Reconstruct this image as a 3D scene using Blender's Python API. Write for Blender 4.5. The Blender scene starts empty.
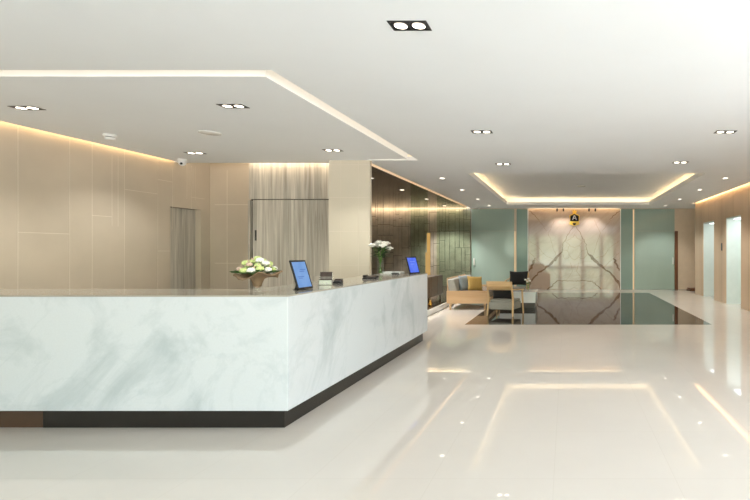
import bpy, bmesh, math, random
from mathutils import Vector, Matrix, Euler
random.seed(7)
S = bpy.context.scene
COL = S.collection
PI = math.pi
H = 3.16          # ceiling height

# ------------------------------------------------------------------ materials
def nmat(name):
    m = bpy.data.materials.new(name); m.use_nodes = True
    nt = m.node_tree; b = nt.nodes['Principled BSDF']
    return m, nt, b
def lin(c):
    f = lambda v: v/12.92 if v <= 0.04045 else ((v+0.055)/1.055)**2.4
    return (f(c[0]/255), f(c[1]/255), f(c[2]/255), 1)
def coords(nt, scale=(1,1,1), rot=(0,0,0), loc=(0,0,0)):
    tc = nt.nodes.new('ShaderNodeTexCoord'); mp = nt.nodes.new('ShaderNodeMapping')
    mp.inputs['Scale'].default_value = scale; mp.inputs['Rotation'].default_value = rot
    mp.inputs['Location'].default_value = loc
    nt.links.new(tc.outputs['Object'], mp.inputs['Vector']); return mp.outputs['Vector']
def noise(nt, vec, scale, detail=4, rough=.5, dist=0):
    n = nt.nodes.new('ShaderNodeTexNoise'); n.inputs['Scale'].default_value = scale
    n.inputs['Detail'].default_value = detail; n.inputs['Roughness'].default_value = rough
    n.inputs['Distortion'].default_value = dist
    nt.links.new(vec, n.inputs['Vector']); return n.outputs['Fac']
def ramp(nt, fac, stops):
    r = nt.nodes.new('ShaderNodeValToRGB'); cr = r.color_ramp
    while len(cr.elements) < len(stops): cr.elements.new(.5)
    for e, (p, c) in zip(cr.elements, stops): e.position = p; e.color = c
    nt.links.new(fac, r.inputs['Fac']); return r.outputs['Color']
def mixc(nt, fac, a, b, mode='MIX'):
    m = nt.nodes.new('ShaderNodeMix'); m.data_type = 'RGBA'; m.blend_type = mode
    for sock, v in ((m.inputs['Factor'], fac), (m.inputs[6], a), (m.inputs[7], b)):
        if hasattr(v, 'links'): nt.links.new(v, sock)
        else: sock.default_value = v
    return m.outputs[2]
def plain(name, c, rough=.5, var=.06, scale=6, metal=0, stretch=(1,1,1), spec=.5, coat=0, bump=0):
    """a base colour with a slight procedural mottling"""
    m, nt, b = nmat(name); col = lin(c)
    v = noise(nt, coords(nt, stretch), scale, 4)
    lo = tuple(x*(1-var) for x in col[:3])+(1,); hi = tuple(min(1, x*(1+var)) for x in col[:3])+(1,)
    nt.links.new(ramp(nt, v, [(.3, lo), (.7, hi)]), b.inputs['Base Color'])
    b.inputs['Roughness'].default_value = rough; b.inputs['Metallic'].default_value = metal
    b.inputs['Specular IOR Level'].default_value = spec; b.inputs['Coat Weight'].default_value = coat
    b.inputs['Coat Roughness'].default_value = .03
    if bump:
        bp = nt.nodes.new('ShaderNodeBump'); bp.inputs['Strength'].default_value = bump; bp.inputs['Distance'].default_value = .004
        nt.links.new(v, bp.inputs['Height']); nt.links.new(bp.outputs['Normal'], b.inputs['Normal'])
    return m
def wood(name, c0, c1, axis='z', rough=.4, fine=16, coat=0):
    m, nt, b = nmat(name)
    sc = {'z': (fine, fine, .7), 'x': (.7, fine, fine), 'y': (fine, .7, fine)}[axis]
    v = noise(nt, coords(nt, sc), 1.0, 6, .6, .6)
    sc2 = tuple(x*.25 for x in sc)
    w = noise(nt, coords(nt, sc2), 1.0, 3, .5, .3)
    a = ramp(nt, v, [(.3, lin(c0)), (.7, lin(c1))])
    d = ramp(nt, w, [(.35, (.78,.78,.78,1)), (.65, (1,1,1,1))])
    nt.links.new(mixc(nt, 1.0, a, d, 'MULTIPLY'), b.inputs['Base Color'])
    b.inputs['Roughness'].default_value = rough; b.inputs['Coat Weight'].default_value = coat
    return m
def emit(name, c, s):
    m = bpy.data.materials.new(name); m.use_nodes = True; nt = m.node_tree
    nt.nodes.remove(nt.nodes['Principled BSDF'])
    e = nt.nodes.new('ShaderNodeEmission'); e.inputs['Color'].default_value = c; e.inputs['Strength'].default_value = s
    nt.links.new(e.outputs[0], nt.nodes['Material Output'].inputs[0]); return m
def glassy(name, tint, refl=.04, rough=.02):
    m = bpy.data.materials.new(name); m.use_nodes = True; nt = m.node_tree
    nt.nodes.remove(nt.nodes['Principled BSDF'])
    t = nt.nodes.new('ShaderNodeBsdfTransparent'); g = nt.nodes.new('ShaderNodeBsdfGlossy')
    n = noise(nt, coords(nt), 2.0)
    hi = tuple(min(1, x*1.04) for x in tint[:3])+(1,)
    nt.links.new(ramp(nt, n, [(.3, tint), (.7, hi)]), t.inputs['Color']); g.inputs['Roughness'].default_value = rough
    lw = nt.nodes.new('ShaderNodeLayerWeight'); lw.inputs['Blend'].default_value = .5
    pw = nt.nodes.new('ShaderNodeMath'); pw.operation = 'POWER'; pw.inputs[1].default_value = 5; nt.links.new(lw.outputs['Facing'], pw.inputs[0])
    ma = nt.nodes.new('ShaderNodeMath'); ma.operation = 'MULTIPLY_ADD'; ma.inputs[1].default_value = .9; ma.inputs[2].default_value = refl
    nt.links.new(pw.outputs[0], ma.inputs[0])
    mx = nt.nodes.new('ShaderNodeMixShader'); nt.links.new(ma.outputs[0], mx.inputs[0])
    nt.links.new(t.outputs[0], mx.inputs[1]); nt.links.new(g.outputs[0], mx.inputs[2])
    nt.links.new(mx.outputs[0], nt.nodes['Material Output'].inputs[0]); return m

WARM = (1, .68, .36, 1)
M = {}
M['ceiling'] = plain('ceiling paint', (242,246,248), .7, .01, 1.5)
M['ceiling_dark'] = plain('dark lacquered ceiling', (98,86,74), .12, .05, 2)
M['tile'] = plain('beige wall tile', (200,187,168), .22, .05, 1.5)
M['tile_light'] = plain('pale wall tile', (214,205,186), .18, .03, 1.5)
M['joint'] = plain('wall joint', (216,205,188), .4, .02)
M['stone_right'] = plain('brown wall panel', (212,185,157), .2, .05, 3, stretch=(1,1,.12))
M['joint_dark'] = plain('dark wall joint', (150,122,96), .4, .02)
M['wall_paint'] = plain('cream wall paint', (214,204,186), .6, .02)
M['wall_far'] = plain('beige far wall', (222,203,178), .35, .03)
M['wood_door'] = wood('grey oak veneer', (158,150,137), (222,216,203), 'z', .35, 22)
M['wood_chair_z'] = wood('pale ash', (214,176,124), (232,200,152), 'z', .4, 20)
M['wood_chair_x'] = wood('pale ash cross grain', (210,170,118), (230,196,146), 'x', .4, 20)
M['wood_sofa'] = wood('honey ash board', (204,164,120), (220,186,144), 'x', .4, 14)
M['wood_dark'] = wood('dark stained wood', (44,31,24), (66,48,38), 'x', .3, 14)
M['wood_frame'] = wood('brown door post', (112,70,46), (140,94,64), 'z', .4, 14)
M['black'] = plain('black plastic', (18,18,19), .3, .1)
M['black_lac'] = plain('black plinth laminate', (24,22,20), .12, .1)
M['brown_lac'] = plain('brown plinth laminate', (72,52,38), .2, .1)
M['white_plastic'] = plain('white plastic', (236,236,232), .35, .02)
M['white_gloss'] = plain('white gloss', (238,240,238), .12, .02)
M['jamb'] = plain('white lacquered jamb', (226,234,228), .25, .02)
M['fabric_grey'] = plain('grey weave', (158,156,146), .9, .12, 90, bump=.3)
M['fabric_taupe'] = plain('taupe weave', (126,112,98), .9, .12, 90, bump=.3)
M['fabric_blue'] = plain('blue grey weave', (128,136,138), .9, .12, 90, bump=.3)
M['fabric_mustard'] = plain('mustard weave', (182,150,84), .9, .1, 90, bump=.3)
M['fabric_black'] = plain('black cloth', (24,24,25), .75, .15, 60)
M['brass'] = plain('polished brass', (214,166,84), .25, .05, metal=1)
M['steel'] = plain('brushed steel', (200,202,202), .25, .04, metal=1)
M['gold'] = plain('gold enamel', (240,200,70), .4, .05)
M['emblem_black'] = plain('black enamel', (8,8,18), .55, .1, spec=.2)
M['paper'] = plain('white paper', (238,236,230), .6, .02)
M['photo_card'] = plain('printed card', (70,50,42), .3, .5, 22)
M['card_band'] = plain('printed card band', (130,122,116), .3, .3, 30)
M['burlap'] = plain('burlap', (134,110,84), .95, .25, 120, bump=.6)
M['leaf'] = plain('leaf', (70,108,52), .5, .3, 30)
M['leaf_dark'] = plain('dark leaf', (44,72,38), .5, .3, 30)
M['petal_white'] = plain('white petal', (246,243,234), .6, .03, 30)
M['petal_green'] = plain('lime petal', (212,226,150), .6, .12, 30)
M['petal_pink'] = plain('blush petal', (216,188,168), .6, .08, 30)
M['stem'] = plain('stem', (104,150,70), .5, .2, 30)
M['vase_glass'] = glassy('clear vase glass', (.97,.985,.965,1))
M['water'] = glassy('vase water', (.93,.97,.90,1))
M['acrylic'] = glassy('acrylic', (.95,.96,.95,1))
M['glass_green'] = glassy('clear green glass', (.86,.92,.88,1), refl=.07, rough=.03)
M['lamp'] = emit('lamp glow', (1,.88,.72,1), 7)
M['lamp_far'] = emit('small lamp glow', (1,.9,.76,1), 6)
M['screen_a'] = None

def screen(name, c0, c1, s):
    m = emit(name, c0, s); nt = m.node_tree
    e = [n for n in nt.nodes if n.type == 'EMISSION'][0]
    v = noise(nt, coords(nt), 7, 3)
    nt.links.new(ramp(nt, v, [(.3, c0), (.7, c1)]), e.inputs['Color']); return m
M['screen_a'] = screen('pale blue screen', lin((118,158,214)), lin((140,176,226)), 1.0)
M['screen_b'] = screen('vivid blue screen', lin((84,112,236)), lin((112,140,248)), 1.0)
M['screen_mark'] = emit('screen mark', lin((88,120,190)), 1.0)
M['screen_mark_b'] = emit('screen mark pale', lin((150,172,250)), 1.0)

# glossy cream floor tiles
def floor_mat():
    m, nt, b = nmat('polished cream tile')
    vec = coords(nt, (1,1,1), loc=(.08, .1, 0))
    br = nt.nodes.new('ShaderNodeTexBrick'); br.offset = 0; br.squash = 1
    br.inputs['Scale'].default_value = 1; br.inputs['Brick Width'].default_value = .8; br.inputs['Row Height'].default_value = .8
    br.inputs['Mortar Size'].default_value = .0018; br.inputs['Mortar Smooth'].default_value = .1
    br.inputs['Color1'].default_value = lin((214,208,199)); br.inputs['Color2'].default_value = lin((215,209,200))
    br.inputs['Mortar'].default_value = lin((207,200,190))
    nt.links.new(vec, br.inputs['Vector'])
    n = ramp(nt, noise(nt, coords(nt), 1.3, 5, .6), [(.35, (.97,.97,.97,1)), (.65, (1,1,1,1))])
    nt.links.new(mixc(nt, 1, br.outputs['Color'], n, 'MULTIPLY'), b.inputs['Base Color'])
    b.inputs['Roughness'].default_value = .015; b.inputs['IOR'].default_value = 1.7
    return m
M['floor'] = floor_mat()
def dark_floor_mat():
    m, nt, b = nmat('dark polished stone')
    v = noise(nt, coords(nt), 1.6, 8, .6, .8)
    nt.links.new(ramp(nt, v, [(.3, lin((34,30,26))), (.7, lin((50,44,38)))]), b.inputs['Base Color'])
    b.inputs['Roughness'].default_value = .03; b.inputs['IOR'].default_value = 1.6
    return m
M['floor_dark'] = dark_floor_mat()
M['floor_lounge'] = wood('dark plank floor', (52,40,32), (74,58,46), 'y', .25, 8)

def marble(name, base, soft, vein, rot, scale=1.0, rough=.12, amount=.5):
    m, nt, b = nmat(name)
    vec = coords(nt, (1,1,1), (0,0,-rot[0]))
    for kw in (dict(Rotation=(0,rot[1],0)), dict(Scale=(.38*scale,1.15*scale,1.0*scale))):
        mp = nt.nodes.new('ShaderNodeMapping'); nt.links.new(vec, mp.inputs['Vector']); vec = mp.outputs['Vector']
        for k_, v_ in kw.items(): mp.inputs[k_].default_value = v_
    v = noise(nt, vec, 1.5, 7, .62, .9)
    cloud = ramp(nt, v, [(.34, lin(base)), (.50, lin(base)), (.68, lin(soft))])
    w = noise(nt, vec, 1.1, 5, .55, 1.6)
    mt = nt.nodes.new('ShaderNodeMath'); mt.operation = 'SUBTRACT'; mt.inputs[1].default_value = .5; nt.links.new(w, mt.inputs[0])
    ab = nt.nodes.new('ShaderNodeMath'); ab.operation = 'ABSOLUTE'; nt.links.new(mt.outputs[0], ab.inputs[0])
    k = ramp(nt, ab.outputs[0], [(0, (amount,)*3+(1,)), (.03, (0,0,0,1))])
    fl = ramp(nt, noise(nt, coords(nt), 60, 2), [(.3, (.97,.97,.97,1)), (.7, (1,1,1,1))])
    c = mixc(nt, k, cloud, lin(vein))
    nt.links.new(mixc(nt, 1, c, fl, 'MULTIPLY'), b.inputs['Base Color'])
    b.inputs['Roughness'].default_value = rough
    return m
M['marble_counter'] = marble('white grey marble', (214,219,225), (188,197,203), (176,187,193), (.72,.6,0), 1.0, .14, .16)
M['countertop'] = marble('honed grey stone top', (176,170,158), (160,154,144), (140,134,126), (0,0,.6), 1.0, .10, .3)
M['marble_wall'] = marble('blush marble', (196,178,162), (176,154,138), (160,134,116), (0,.7,0), .8, .045, .2)
M['marble_wall'].node_tree.nodes['Principled BSDF'].inputs['IOR'].default_value = 1.75
M['vein'] = plain('brown marble vein', (136,110,88), .05, .25, 12)
M['vein_fine'] = plain('fine marble vein', (166,140,116), .05, .2, 12)

def frosted(name, c):
    m, nt, b = nmat(name)
    v = noise(nt, coords(nt, (1,1,.25)), 1.0, 3)
    lo = lin(tuple(x*.95 for x in c)); hi = lin(c)
    nt.links.new(ramp(nt, v, [(.3, lo), (.7, hi)]), b.inputs['Base Color'])
    b.inputs['Roughness'].default_value = .08; b.inputs['IOR'].default_value = 1.5
    return m
M['glass_pale'] = frosted('pale green back-painted glass', (170,192,181))
M['glass_teal'] = frosted('teal back-painted glass', (142,170,160))
M['relief'] = plain('brown relief stone', (178,168,152), .35, .18, 4)

# ------------------------------------------------------------------ mesh builder
class MB:
    def __init__(s): s.v = []; s.f = []; s.m = []; s.sm = []
    def add(s, vs, fs, m=0, smooth=False, mtx=None):
        o = len(s.v)
        for p in vs:
            p = Vector(p); s.v.append(mtx @ p if mtx else p)
        for f in fs: s.f.append([o+i for i in f]); s.m.append(m); s.sm.append(smooth)
        return s
    def box(s, x0, x1, y0, y1, z0, z1, m=0, mtx=None):
        vs = [(x,y,z) for z in (z0,z1) for y in (y0,y1) for x in (x0,x1)]
        return s.add(vs, [(0,2,3,1),(4,5,7,6),(0,1,5,4),(2,6,7,3),(0,4,6,2),(1,3,7,5)], m, False, mtx)
    def hexa(s, bot, top, m=0, smooth=False):
        n = len(bot)
        fs = [list(range(n))[::-1], list(range(n, 2*n))]
        fs += [(i, (i+1) % n, n+(i+1) % n, n+i) for i in range(n)]
        return s.add(list(bot)+list(top), fs, m, smooth)
    def bar(s, a, b, w, d=None, w2=None, d2=None, m=0):
        """rectangular bar, tapering, from a to b; w across x, d across y"""
        d = d or w; w2 = w2 or w; d2 = d2 or d
        q = lambda p, w, d: [(p[0]-w/2,p[1]-d/2,p[2]),(p[0]+w/2,p[1]-d/2,p[2]),(p[0]+w/2,p[1]+d/2,p[2]),(p[0]-w/2,p[1]+d/2,p[2])]
        return s.hexa(q(a,w,d), q(b,w2,d2), m)
    def tube(s, pts, r, n=8, m=0, cap=True):
        pts = [Vector(p) for p in pts]; rs = r if isinstance(r, (list,tuple)) else [r]*len(pts)
        vs = []; fs = []
        for i, p in enumerate(pts):
            t = (pts[min(i+1,len(pts)-1)]-pts[max(i-1,0)]).normalized()
            u = t.cross(Vector((0,0,1)) if abs(t.z) < .9 else Vector((1,0,0))).normalized(); w = t.cross(u)
            for k in range(n):
                a = 2*PI*k/n; vs.append(p+rs[i]*(math.cos(a)*u+math.sin(a)*w))
        for i in range(len(pts)-1):
            for k in range(n): fs.append((i*n+k, i*n+(k+1)%n, (i+1)*n+(k+1)%n, (i+1)*n+k))
        if cap: fs += [list(range(n)), list(range((len(pts)-1)*n, len(pts)*n))]
        return s.add(vs, fs, m, True)
    def lathe(s, prof, c=(0,0,0), n=24, m=0, mtx=None, cap=True):
        vs = []; fs = []
        for r, z in prof:
            for k in range(n):
                a = 2*PI*k/n; vs.append((c[0]+r*math.cos(a), c[1]+r*math.sin(a), c[2]+z))
        L = len(prof)
        for i in range(L-1):
            for k in range(n): fs.append((i*n+k, i*n+(k+1)%n, (i+1)*n+(k+1)%n, (i+1)*n+k))
        if cap: fs += [list(range(n)), list(range((L-1)*n, L*n))]
        return s.add(vs, fs, m, True, mtx)
    def prism(s, poly, d, m=0, mtx=None):
        """polygon in x,z extruded along y by d"""
        b = [(p[0], 0, p[1]) for p in poly]; t = [(p[0], d, p[1]) for p in poly]
        n = len(poly); fs = [list(range(n)), list(range(n,2*n))[::-1]]+[(i, n+i, n+(i+1)%n, (i+1)%n) for i in range(n)]
        return s.add(b+t, fs, m, False, mtx)
    def blob(s, c, r, n=10, k=6, m=0, sq=(1,1,1), jit=0):
        vs = []; fs = []
        for i in range(k+1):
            th = PI*i/k
            for j in range(n):
                a = 2*PI*j/n; q = r*(1+random.uniform(-jit, jit))
                vs.append((c[0]+q*sq[0]*math.sin(th)*math.cos(a), c[1]+q*sq[1]*math.sin(th)*math.sin(a), c[2]+q*sq[2]*math.cos(th)))
        for i in range(k):
            for j in range(n): fs.append((i*n+j, i*n+(j+1)%n, (i+1)*n+(j+1)%n, (i+1)*n+j))
        return s.add(vs, fs, m, True)
    def slab(s, us, vs_, holes, w0, w1, axis='z', m=0):
        """rectangle us x vs_ with rectangular holes, thickness w0..w1"""
        cu = sorted({us[0],us[1],*[h[i] for h in holes for i in (0,1)]}); cu = [c for c in cu if us[0]<=c<=us[1]]
        cv = sorted({vs_[0],vs_[1],*[h[i] for h in holes for i in (2,3)]}); cv = [c for c in cv if vs_[0]<=c<=vs_[1]]
        P = {'z': lambda u,v,w:(u,v,w), 'x': lambda u,v,w:(w,u,v), 'y': lambda u,v,w:(u,w,v)}[axis]
        def full(i,j):
            if i<0 or j<0 or i>=len(cu)-1 or j>=len(cv)-1: return False
            a=(cu[i]+cu[i+1])/2; b=(cv[j]+cv[j+1])/2
            return not any(h[0]<a<h[1] and h[2]<b<h[3] for h in holes)
        for i in range(len(cu)-1):
            for j in range(len(cv)-1):
                if not full(i,j): continue
                a,b,c,d = cu[i],cu[i+1],cv[j],cv[j+1]
                for w in (w0,w1): s.add([P(a,c,w),P(b,c,w),P(b,d,w),P(a,d,w)], [(0,1,2,3)], m)
                for (ii,jj,e) in ((i-1,j,((a,c),(a,d))),(i+1,j,((b,c),(b,d))),(i,j-1,((a,c),(b,c))),(i,j+1,((a,d),(b,d)))):
                    if not full(ii,jj):
                        (p,q),(r,t)=e; s.add([P(p,q,w0),P(r,t,w0),P(r,t,w1),P(p,q,w1)], [(0,1,2,3)], m)
        return s
    def build(s, name, mats, parent=None, bevel=0, loc=None, rot=None, segs=2, sub=0):
        me = bpy.data.meshes.new(name)
        me.from_pydata([tuple(p) for p in s.v], [], s.f)
        mats = mats if isinstance(mats, (list,tuple)) else [mats]
        for mm in mats: me.materials.append(M[mm] if isinstance(mm, str) else mm)
        for p, mi, sm in zip(me.polygons, s.m, s.sm): p.material_index = mi; p.use_smooth = sm
        bm = bmesh.new(); bm.from_mesh(me); bmesh.ops.remove_doubles(bm, verts=bm.verts, dist=1e-5)
        bmesh.ops.recalc_face_normals(bm, faces=bm.faces); bm.to_mesh(me); bm.free()
        o = bpy.data.objects.new(name, me); COL.objects.link(o)
        if parent: o.parent = parent
        if loc: o.location = loc
        if rot: o.rotation_euler = rot
        if bevel:
            b = o.modifiers.new('bevel', 'BEVEL'); b.width = bevel; b.segments = segs; b.limit_method = 'ANGLE'; b.angle_limit = .7
        if sub:
            b = o.modifiers.new('sub', 'SUBSURF'); b.levels = b.render_levels = sub
        return o
def tag(o, label, cat, group=None, kind=None):
    o['label'] = label; o['category'] = cat
    if group: o['group'] = group
    if kind: o['kind'] = kind
    return o
def thing(name, label, cat, loc, rz=0, group=None):
    o = bpy.data.objects.new(name, None); COL.objects.link(o); o.empty_display_size = .1
    o.location = loc; o.rotation_euler = (0,0,rz); return tag(o, label, cat, group)
def struct(o, label=None, cat=None):
    o['kind'] = 'structure'
    if label: o['label'] = label; o['category'] = cat or 'wall'
    return o
def dup(root, loc, label, rz=None):
    r = root.copy(); COL.objects.link(r); r.location = loc; r['label'] = label
    if rz is not None: r.rotation_euler = (0,0,rz)
    for ch in list(root.children):
        c = ch.copy(); COL.objects.link(c); c.parent = r
        for g in list(ch.children):
            d = g.copy(); COL.objects.link(d); d.parent = c
    return r

# ------------------------------------------------------------------ the setting
XL, XR = -7.30, 4.56
XK = -3.2            # lounge kerb
YF = 18.4            # far wall
YW = -7.0            # entrance front behind the viewer
fl = MB().box(-9.5, 6.6, YW-.2, YF+.6, -.12, 0)
struct(fl.build('floor', 'floor'), 'polished cream tile floor of the lobby', 'floor')
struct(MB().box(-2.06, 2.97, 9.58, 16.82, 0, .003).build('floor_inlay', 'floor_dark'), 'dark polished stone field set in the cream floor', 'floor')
struct(MB().box(-9.2, XK, 8.75, YF-.02, 0, .13, 0).build('floor_lounge', 'floor_lounge'), 'dark raised lounge floor behind the white kerb', 'floor')
struct(MB().box(XK, XK+.03, 8.75, YF-.3, 0, .135).build('trim_1', 'white_gloss', bevel=.004), 'low white kerb edging the raised lounge floor', 'kerb')

# ceiling with its slots
slots = [(-7.8,-2.70,4.31,4.47), (-2.86,-2.70,4.31,8.60), (-3.59,-2.70,8.49,8.60),
         (-2.1,2.98,10.05,16.85), (-3.78,-3.68,8.70,YF-.35), (XR-.11,XR+.05,YW+.2,16.6),
         (XL-.05,XL+.08,4.6,8.75), (XL-.05,-4.34,8.86,9.67), (-1.49,2.11,YF-.24,YF-.05)]
c = MB().slab((-9.4,6.5), (YW,YF), slots+[(-4.3,-3.68,8.70,YF+.1),(-9.5,-4.3,9.8,YF+.1)], H, H+.08)
def lid(mb, x0, x1, y0, y1, h, m=0):
    mb.box(x0-.03, x1+.03, y0-.03, y1+.03, H+h, H+h+.04, m)
    mb.box(x0-.03, x0, y0-.03, y1+.03, H+.08, H+h, m); mb.box(x1, x1+.03, y0-.03, y1+.03, H+.08, H+h, m)
    mb.box(x0, x1, y0-.03, y0, H+.08, H+h, m); mb.box(x0, x1, y1, y1+.03, H+.08, H+h, m)
for i, q in enumerate(slots):
    if i in (3,4): continue
    lid(c, *q, .14 if i != 7 else .3)
c.box(-3.81,-3.65,8.66,YF-.3,H+.14,H+.18).box(-3.80,-3.78,8.70,YF-.35,H+.001,H+.14).box(-3.68,-3.66,8.70,YF-.35,H+.08,H+.14)
c.box(-3.80,-3.66,8.66,8.70,H+.08,H+.14).box(-3.80,-3.66,YF-.35,YF-.33,H+.08,H+.14)
# central tray: lip, pocket, top
x0,x1,y0,y1 = slots[3]
c.slab((x0-.04,x1+.04), (y0-.04,y1+.04), [(x0,x1,y0,y1)], H+.08, H+.11)
e = .24
c.slab((x0-e,x1+e), (y0-e,y1+e), [(x0-.04,x1+.04,y0-.04,y1+.04)], H+.05, H+.08)
c.box(x0-e, x1+e, y0-e, y1+e, H+.26, H+.30)
for (a,b,cc,d) in ((x0-e-.03,x0-e,y0-e,y1+e),(x1+e,x1+e+.03,y0-e,y1+e),(x0-e,x1+e,y0-e-.03,y0-e),(x0-e,x1+e,y1+e,y1+e+.03)):
    c.box(a,b,cc,d,H+.08,H+.30)
struct(c.build('ceiling', 'ceiling'), 'smooth white ceiling with lit slots and a central tray', 'ceiling')
cd = MB().box(-9.2, -4.3, 9.8, YF-.32, H, H+.06).box(-9.2,-3.78,YF-.4,YF,H+.2,H+.24).box(-9.2,-3.78,YF-.36,YF-.32,H+.06,H+.2).box(-4.3, -3.80, 8.70, YF-.32, H, H+.06)
struct(cd.build('ceiling_lounge', 'ceiling_dark'), 'dark glossy ceiling over the lounge', 'ceiling')

# light strips in the slots (they give off the light seen in the coves)
n_trim = [1]
def strip(x0,x1,y0,y1,z0,z1,s,col=WARM):
    n_trim[0] += 1
    return struct(MB().box(x0,x1,y0,y1,z0,z1).build('trim_%d' % n_trim[0], emit('led %d' % n_trim[0], col, s)))
WW = (1,.78,.54,1)
strip(-7.1,-2.72,4.313,4.325,H+.05,H+.12, 2.0, WW)
strip(-2.716,-2.704,4.33,8.5,H+.05,H+.12, 2.0, WW)
strip(-3.55,-2.75,8.495,8.502,H+.05,H+.12, 1.5, WW)
strip(x0-.20,x0-.17,y0-.1,y1+.1,H+.085,H+.10, 14)
strip(x1+.17,x1+.20,y0-.1,y1+.1,H+.085,H+.10, 14)
strip(x0,x1,y1+.17,y1+.20,H+.085,H+.10, 14)
strip(x0,x1,y0-.20,y0-.17,H+.085,H+.10, 12)
strip(-3.69,-3.682,8.75,YF-.4,H+.04,H+.11, 2.2, (1,.50,.16,1))
strip(XR-.10,XR-.09,-3,16.5,H+.05,H+.12, 10)
strip(XL+.06,XL+.07,4.65,8.7,H+.05,H+.12, 9)
strip(-8.9,-3.9,YF-.315,YF-.305,H+.05,H+.12, 30, WW)
strip(-7.2,-6.12,8.875,8.885,H+.08,H+.16, 5, WW)  # dim strip added to brighten the unlit slot left of the wardrobe
strip(-6.05,-4.4,8.875,8.885,H+.08,H+.16, 14, WW)
strip(-1.45,2.07,YF-.23,YF-.22,H+.05,H+.12, 8)

# left wall with niche
lw = MB().slab((YW,9.7), (0,H+.5), [(8.67,9.40,-1,2.32)], XL-.14, XL, 'x')
lw.box(XL-.18, XL-.14, 8.6, 9.5, 0, 2.4)
def jv(mb, y, z0=0, z1=H, w=.007): y*=1.021; mb.box(XL, XL+.002, y-w/2, y+w/2, z0, z1, 1)
def jh(mb, y0, y1, z, w=.007): y0*=1.021; y1*=1.021; mb.box(XL, XL+.002, y0, y1, z-w/2, z+w/2, 1)
for y in (4.6,5.4,6.13,6.77,7.09,7.61,8.23): jv(lw, y)
for y in (7.40,7.50,8.54): jv(lw, y, 1.9, 3.05)
jv(lw, 8.86, 2.5); jv(lw, 8.97, 2.32); jv(lw, 9.06, 2.5)
jh(lw, 7.09, 7.4, 2.05); jh(lw, 7.61, 8.23, 2.52); jh(lw, 8.23, 8.54, 2.78); jh(lw, 8.97, 9.3, 2.55); jh(lw, 6.13, 6.77, 1.75); jh(lw, 8.23,8.49,1.5)
struct(lw.build('wall_left', ['tile','joint']), 'beige tiled wall left of the reception desk', 'wall')
d = thing('door', 'grey oak door recessed in the left tiled wall', 'door', (XL-.13, 8.67, 0)); d.name = 'door_1'; d['kind'] = 'structure'
MB().box(0, .035, .004, .48, 0, 2.315).build('door_leaf', 'wood_door', d)
MB().box(0, .02, .485, .726, 0, 2.315).build('side_panel', 'wood_door', d)

# reception back wall, wooden wardrobe front, pale tiled end wall
bw = MB().box(XL-.14, -4.2, 9.64, 9.75, 0, H+.27)
for x in (-6.95,-6.35): bw.box(x-.006, x+.006, 9.638, 9.64, 0, H, 1)
for z in (1.25,2.45): bw.box(-7.2, -6.0, 9.638, 9.64, z-.006, z+.006, 1)
struct(bw.build('wall_back', ['tile','joint']), 'beige tiled strip of wall at the back of reception', 'wall')
ew = MB().box(-4.34, -3.59, 8.60, 8.68, 0, H)
for x in (-4.12,-3.80): ew.box(x-.004, x+.004, 8.598, 8.60, 0, H, 1)
for z in (.62,1.24,1.86,2.48,3.08): ew.box(-4.34, -3.59, 8.598, 8.60, z-.004, z+.004, 1)
ew.box(-4.34, -4.30, 8.68, 9.78, 0, H)
struct(ew.build('wall_reception_end', ['tile_light','joint']), 'pale tiled wall end beside the dark lounge', 'wall')
w = thing('wardrobe', 'full-height grey oak sliding-door front behind the reception desk', 'wardrobe', (-6.09, 9.0, 0))
MB().box(.0, 1.74, .03, .63, 2.50, 3.22).build('top_panel', 'wood_door', w)
MB().box(.0, 1.74, .10, .63, 0, 2.50).build('carcass', 'brown_lac', w)
MB().box(.0, .035, .0, .10, 0, 2.47).build('side_stile', 'wood_door', w)
dr = MB().box(.075, .86, .03, .07, .02, 2.484).build('sliding_door', 'wood_door', w)
MB().box(.115, .145, .022, .03, 1.70, 1.90).build('handle', 'black', dr)
MB().box(.862, 1.74, .045, .085, .02, 2.484).build('sliding_door', 'wood_door', w)
MB().box(.93, 1.74, .0, .04, 0, 1.02).build('low_panel', 'wood_door', w)

# right wall with two openings; glowing soffit panels in the alcoves replace daylight
rw = MB().slab((YW,16.6), (0,H+.3), [(12.25,13.4,-1,2.44),(14.48,15.63,-1,2.44),(-5.4,-2.4,.05,2.9),(-1.9,1.1,.05,2.9),(1.6,4.6,.05,2.9)], XR, XR+.45, 'x')
for y in (9.6,10.8,11.75,13.75,15.85): rw.box(XR-.002, XR, y-.006, y+.006, 0, H, 1)
for y in (12.82,15.05): rw.box(XR-.002, XR, y-.006, y+.006, 2.44, H, 1)
struct(rw.build('wall_right', ['stone_right','joint_dark']), 'brown panelled wall with two bright openings on the right', 'wall')
for i, y in enumerate((12.25,14.48)):
    b = MB()
    b.box(XR+.01, XR+.45, y+1.11, y+1.15, 0, 2.44); b.box(XR+.01, XR+.45, y, y+.04, 0, 2.44); b.box(XR+.01, XR+.45, y, y+1.15, 2.40, 2.44)
    b.box(XR+.45, XR+1.7, y+1.11, y+1.15, 0, 2.44); b.box(XR+.45, XR+1.7, y+.04, y+1.11, 2.40, 2.44)
    b.box(XR+.45, XR+1.7, y, y+.04, 0, 2.44); b.box(XR+1.7, XR+1.74, y, y+1.15, 0, 2.44)
    struct(MB().box(XR+.15, XR+1.5, y+.2, y+.95, 2.385, 2.398).build('trim_%d' % (20+i), emit('alcove light %d' % i, (.90,.97,1,1), (2.6,4.4)[1-i])))
    struct(b.build('door_%d' % (i+2), 'jamb'), 'bright white-lined doorway in the right wall, %s the far end' % ('second from' if i == 0 else 'nearest'), 'doorway')
struct(MB().box(XR+.44, XR+1.7, 12.25, 15.63, .0, .004).build('floor_threshold', 'floor'))
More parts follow.
